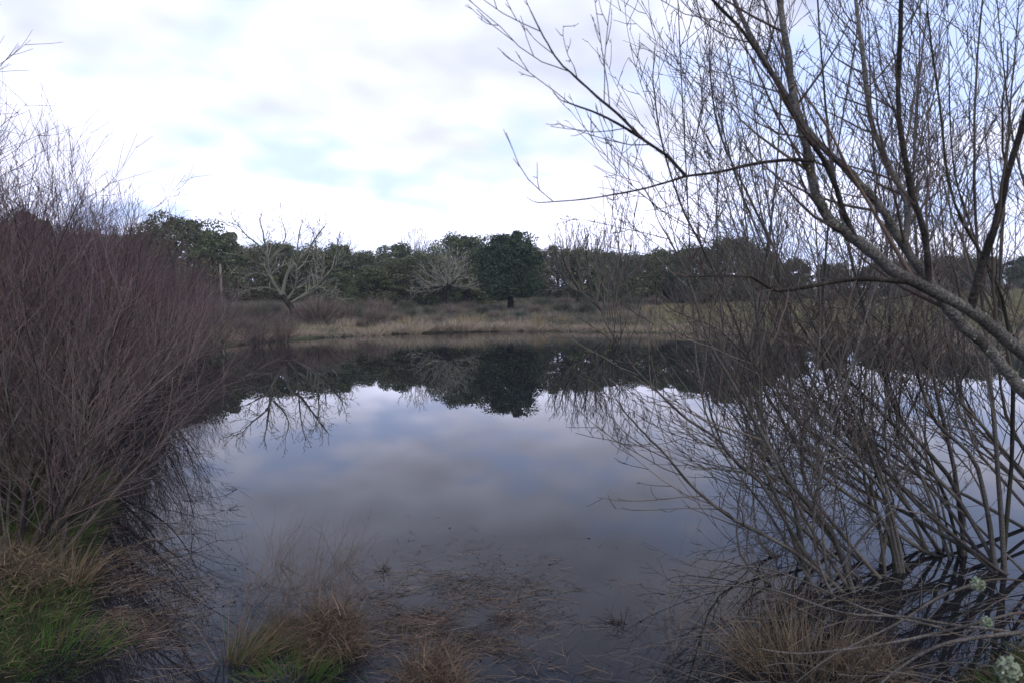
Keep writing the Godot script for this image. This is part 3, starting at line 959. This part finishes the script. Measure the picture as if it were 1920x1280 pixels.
	tube(b, PackedVector3Array([Vector3(0, -0.3, 0), Vector3(0.01, top * 0.5, 0), Vector3(-0.04, top * 0.97, 0), Vector3(-0.045, top, 0)]), 0.075, 0.06, 7, Color(0.55, 0.5, 0.42), 0.15, 0.06)
	var post := obj("fence_post", b, M.bark)
	post.position = foot
	tag(post, "pale weathered wooden post standing behind the thicket's far end", "post")


# ---------------------------------------------------------------- near water's edge
func build_near() -> void:
	var lush := [Color(0.046, 0.115, 0.017), Color(0.062, 0.135, 0.023), Color(0.08, 0.11, 0.034), Color(0.12, 0.1, 0.055)]
	var brown := [Color(0.16, 0.12, 0.08), Color(0.12, 0.09, 0.065), Color(0.25, 0.19, 0.13), Color(0.06, 0.045, 0.035)]
	var straw := [Color(0.27, 0.21, 0.13), Color(0.2, 0.155, 0.1), Color(0.12, 0.095, 0.065)]
	var tuft := func(called: String, label: String, px: float, py: float, n: int, radius: float, high: float, sp: float, w: float, cols: Array, droop: float, lean: Vector3) -> void:
		var b := Buf.new()
		if sp < 0.0:
			matted(b, n, radius, high, w, cols)
		else:
			tussock(b, n, radius, high, sp, w, cols, droop, lean)
		var o := obj(called, b, M.grass)
		o.position = on_water(px, py)
		o.position.y = maxf(land(o.position.x, o.position.z), -0.015)
		tag(o, label, "grass tuft", "tussocks at the near water's edge")
	tuft.call("grass_tussock", "bright green grass clump in the water at the bottom of the picture", 545, 1275, 900, 0.15, 0.2, 0.8, 0.002, lush, 0.25, Vector3(-0.1, 0, 0))
	tuft.call("grass_tussock", "sheaf of pale bent rush stalks at the green clump's left end", 445, 1235, 380, 0.07, 0.36, 0.4, 0.0018, straw + brown + lush, 0.14, Vector3(0.55, 0, -0.2))
	tuft.call("grass_tussock", "round brown dead tussock behind the bright green clump", 618, 1216, 2600, 0.19, 0.3, -1.0, 0.0014, brown, 0.4, Vector3.ZERO)
	tuft.call("grass_tussock", "low brown tussock between the green clump and the round one", 535, 1196, 1300, 0.15, 0.16, -1.0, 0.0014, brown, 0.3, Vector3.ZERO)
	tuft.call("grass_tussock", "reddish brown tussock cut by the bottom edge of the picture", 812, 1300, 2200, 0.19, 0.25, -1.0, 0.0014, brown, 0.3, Vector3.ZERO)
	tuft.call("grass_tussock", "tall straw-coloured tussock under the willows", 1500, 1250, 650, 0.26, 0.42, 0.5, 0.002, straw, 0.12, Vector3(-0.05, 0, 0))
	tuft.call("grass_tussock", "straw tussock at the right of the tall one, under low branches", 1630, 1270, 800, 0.24, 0.25, -1.0, 0.0018, straw + brown, 0.2, Vector3.ZERO)
	tuft.call("grass_tussock", "tuft of pale dry grass on the left bank at the thicket's foot", 120, 1100, 260, 0.16, 0.32, 0.45, 0.0022, straw, 0.1, Vector3(0.1, 0, 0))
	tuft.call("grass_tussock", "green grass clump on the left bank by the picture's corner", 80, 1230, 1300, 0.3, 0.19, 0.8, 0.002, lush, 0.25, Vector3.ZERO)
	tuft.call("grass_tussock", "dull dry tuft at the extreme lower left", 10, 1140, 1100, 0.34, 0.28, -1.0, 0.002, straw + brown, 0.2, Vector3.ZERO)
	tuft.call("grass_tussock", "small green tuft alone in the water between the brown tussocks", 690, 1278, 26, 0.02, 0.1, 0.6, 0.002, lush, 0.15, Vector3.ZERO)
	# grass that covers the left bank
	var b := Buf.new()
	tussock(b, 36, 0.12, 0.12, 0.8, 0.0022, lush + lush + lush + brown, 0.35)
	var places: Array[Transform3D] = []
	for k in 16000:
		var x := rr(-5, 5)
		var z := rr(-7, -0.8)
		if land(x, z) < 0.02:
			continue
		places.append(Transform3D(Basis(Vector3.UP, rr(0, TAU)).scaled(Vector3.ONE * rr(0.5, 1.3)), ground(x, z)))
	scatter("bank_grass", b.mesh(M.grass), places, "mixed green and dead grass on the near bank", "grass")
	# stalks that stand in the water
	b = Buf.new()
	for k in 430:
		var fan := k / 27
		var foot := on_water(440.0 + 19.0 * fan + rr(-8, 8), [1225, 1150, 1110, 1170, 1075, 1130][fan % 6] + rr(-8, 8), -0.05) if fan < 12 else on_water(rr(1190, 1480), rr(1080, 1290), -0.05)
		sprout(b, foot, Vector3(rr(-0.3, 1.2), 1, rr(-1.0, 0.2)).normalized(), rr(0.12, 0.5), 0.0011, 0, {"seg": [5, 2], "sides": [3, 3], "per_m": [12.0], "wob": 0.22, "up": -0.03, "ang": 0.6, "ratio": 0.22, "depth": 1, "bare": 0.4, "rmin": 0.0006, "cols": [Color(0.17, 0.13, 0.1), Color(0.2, 0.15, 0.11)]})
	tag(obj("water_stalks", b, M.twig, self, "stuff"), "thin dead stalks standing in the shallow water near the tussocks", "stalks")
	# litter that floats
	b = Buf.new()
	for k in 11000:
		var p: Vector3
		var pick := rng.randf()
		if pick < 0.5:
			p = on_water(rng.randfn(850, 110), rng.randfn(1160, 60))
		elif pick < 0.85:
			p = on_water(rng.randfn(265, 60), rng.randfn(1120, 85))
		else:
			p = on_water(rr(250, 1500), rr(1080, 1300))
		if p.z > -2.2 or p.z < -8.0:
			continue
		if hills_noise.get_noise_2d(p.x * 95.0, p.z * 95.0) < rr(-0.35, 0.1):
			continue
		var a := rr(0, TAU)
		p.y = rr(0.001, 0.008)
		if k % 9 == 0:
			blade(b, p, Vector3(cos(a), 0.02, sin(a)).normalized(), rr(0.012, 0.03), rr(0.003, 0.006), 0.02, tint(Color(0.1, 0.075, 0.05), 0.4))
		blade(b, p, Vector3(cos(a), rr(0.0, 0.12), sin(a)).normalized(), rr(0.04, 0.2), rr(0.0006, 0.0015), 0.03, tint([Color(0.17, 0.13, 0.1), Color(0.24, 0.18, 0.13), Color(0.08, 0.06, 0.05)][rng.randi() % 3], 0.3))
	tag(obj("floating_litter", b, M.grass, self, "stuff"), "flat mats of dead reed stalks floating on the near water", "litter")
	# little tangles and single sticks
	var tangle := func(px: float, py: float, n: int, l: float, label: String) -> void:
		var t := Buf.new()
		for k in n:
			var a := rr(0, TAU)
			sprout(t, Vector3(rr(-0.04, 0.04), 0.0, rr(-0.04, 0.04)), Vector3(cos(a), rr(0.0, 0.8), sin(a)).normalized(), l * rr(0.5, 1.2), 0.0022, 0, {"seg": [4, 2], "sides": [4, 3], "per_m": [16.0], "wob": 0.3, "up": -0.05, "ang": 0.9, "ratio": 0.35, "depth": 1, "bare": 0.2, "rmin": 0.001, "cols": [Color(0.05, 0.04, 0.032), Color(0.06, 0.045, 0.036)]})
		var o := obj("twig_tangle", t, M.twig)
		o.position = on_water(px, py)
		tag(o, label, "twigs", "twig tangles lying in the water")
	tangle.call(940, 1165, 16, 0.11, "dark twig tangle at the right end of the floating mat")
	tangle.call(1158, 1165, 16, 0.13, "dark twig tangle alone in the water right of the floating mat")
	tangle.call(365, 938, 14, 0.16, "twig tangle in the water at the tip of the thicket's reflection")
	tangle.call(428, 956, 8, 0.14, "small twig tangle right of the one by the thicket's reflection")
	tangle.call(437, 918, 4, 0.22, "forked twig standing in the water farthest from the bank")
	tangle.call(355, 1035, 5, 0.35, "long dark sticks lying half sunk beside the left litter mat")
	tangle.call(715, 1068, 12, 0.1, "small dark tangle at the top edge of the floating mat")


func build_fallen() -> void:
	# pale dead boughs that cross low in front of the willows, and lichen tufts
	var g := cfg({"limb_per_m": 5.0, "first": 0.3, "rfirst": 0.004, "rmin": 0.0014, "up": 0.0, "ang": 0.7, "per_m": [8.0, 8.0], "depth": 1})
	var grey := Color(0.24, 0.22, 0.19)
	for r in [[[1255, 1095, 1435, 1103, 1580, 1148, 1700, 1156, 1780, 1170, 1920, 1190, 2050, 1240], 2.6, 0.007, "long pale dead bough sloping low across the willows' feet"], [[1350, 1072, 1418, 1062, 1510, 1090, 1620, 1140, 1760, 1175], 3.0, 0.006, "shorter pale bough arching above the long one"],
			[[1480, 1290, 1560, 1230, 1680, 1170, 1760, 1120, 1840, 1090], 2.8, 0.007, "dead bough rising rightward out of the straw tussock"], [[1420, 1215, 1500, 1225, 1600, 1215, 1720, 1195, 1900, 1150], 2.5, 0.006, "thin bough bending level over the straw tussock"], [[1640, 1290, 1720, 1230, 1800, 1200, 1960, 1180], 2.3, 0.008, "mossy bough in the dark corner below the lichen tufts"]]:
		var pts := drawn(r[0], r[1], r[1] + 0.1)
		var o := thing("dead_bough", r[3], "branch", pts[0], "dead boughs under the willows")
		limb(o, pts, r[2] * 0.4, r[2], grey, g, "stick", 1.0, 0.05, 6)
	var tw := Buf.new()
	for k in 120:
		var a := rr(-0.7, 0.7) + (PI if rng.randf() < 0.6 else 0.0)
		sprout(tw, on_water(rr(1330, 1980), rr(1075, 1300), rr(0.0, 0.25)), Vector3(cos(a), rr(-0.1, 0.35), sin(a) * 0.8).normalized(), rr(0.2, 0.7), rr(0.001, 0.003), 0, cfg({"up": -0.03, "wob": 0.22, "depth": 1, "per_m": [7.0], "cols": [Color(0.13, 0.115, 0.095), Color(0.08, 0.068, 0.058)]}))
	tag(obj("fallen_twigs", tw, M.twig, self, "stuff"), "tangle of fallen grey twigs over the water beneath the willows", "twigs")
	for r in [[1890, 1255, 1.5, 0.023, "pale green lichen tuft in the bottom right corner"], [1835, 1095, 1.7, 0.014, "small lichen tuft on a bough above the corner tuft"], [1850, 1165, 1.65, 0.012, "lichen tuft halfway between the other two"]]:
		var b := Buf.new()
		leaf_mass(b, Vector3.ZERO, Vector3.ONE * float(r[3]), 260, float(r[3]) * 0.3, Color(0.21, 0.24, 0.155))
		var o := obj("lichen_tuft", b, M.leaf)
		o.position = look(r[0], r[1], r[2])
		tag(o, r[4], "lichen", "lichen tufts on the near boughs")


func _ready() -> void:
	rng.seed = 7
	hills_noise.seed = 4
	hills_noise.frequency = 0.02
	set_light()
	materials()
	build_land()
	build_oaks()
	build_bare_trees()
	build_far_bank()
	build_thicket()
	build_willows()
	build_near()
	build_fallen()
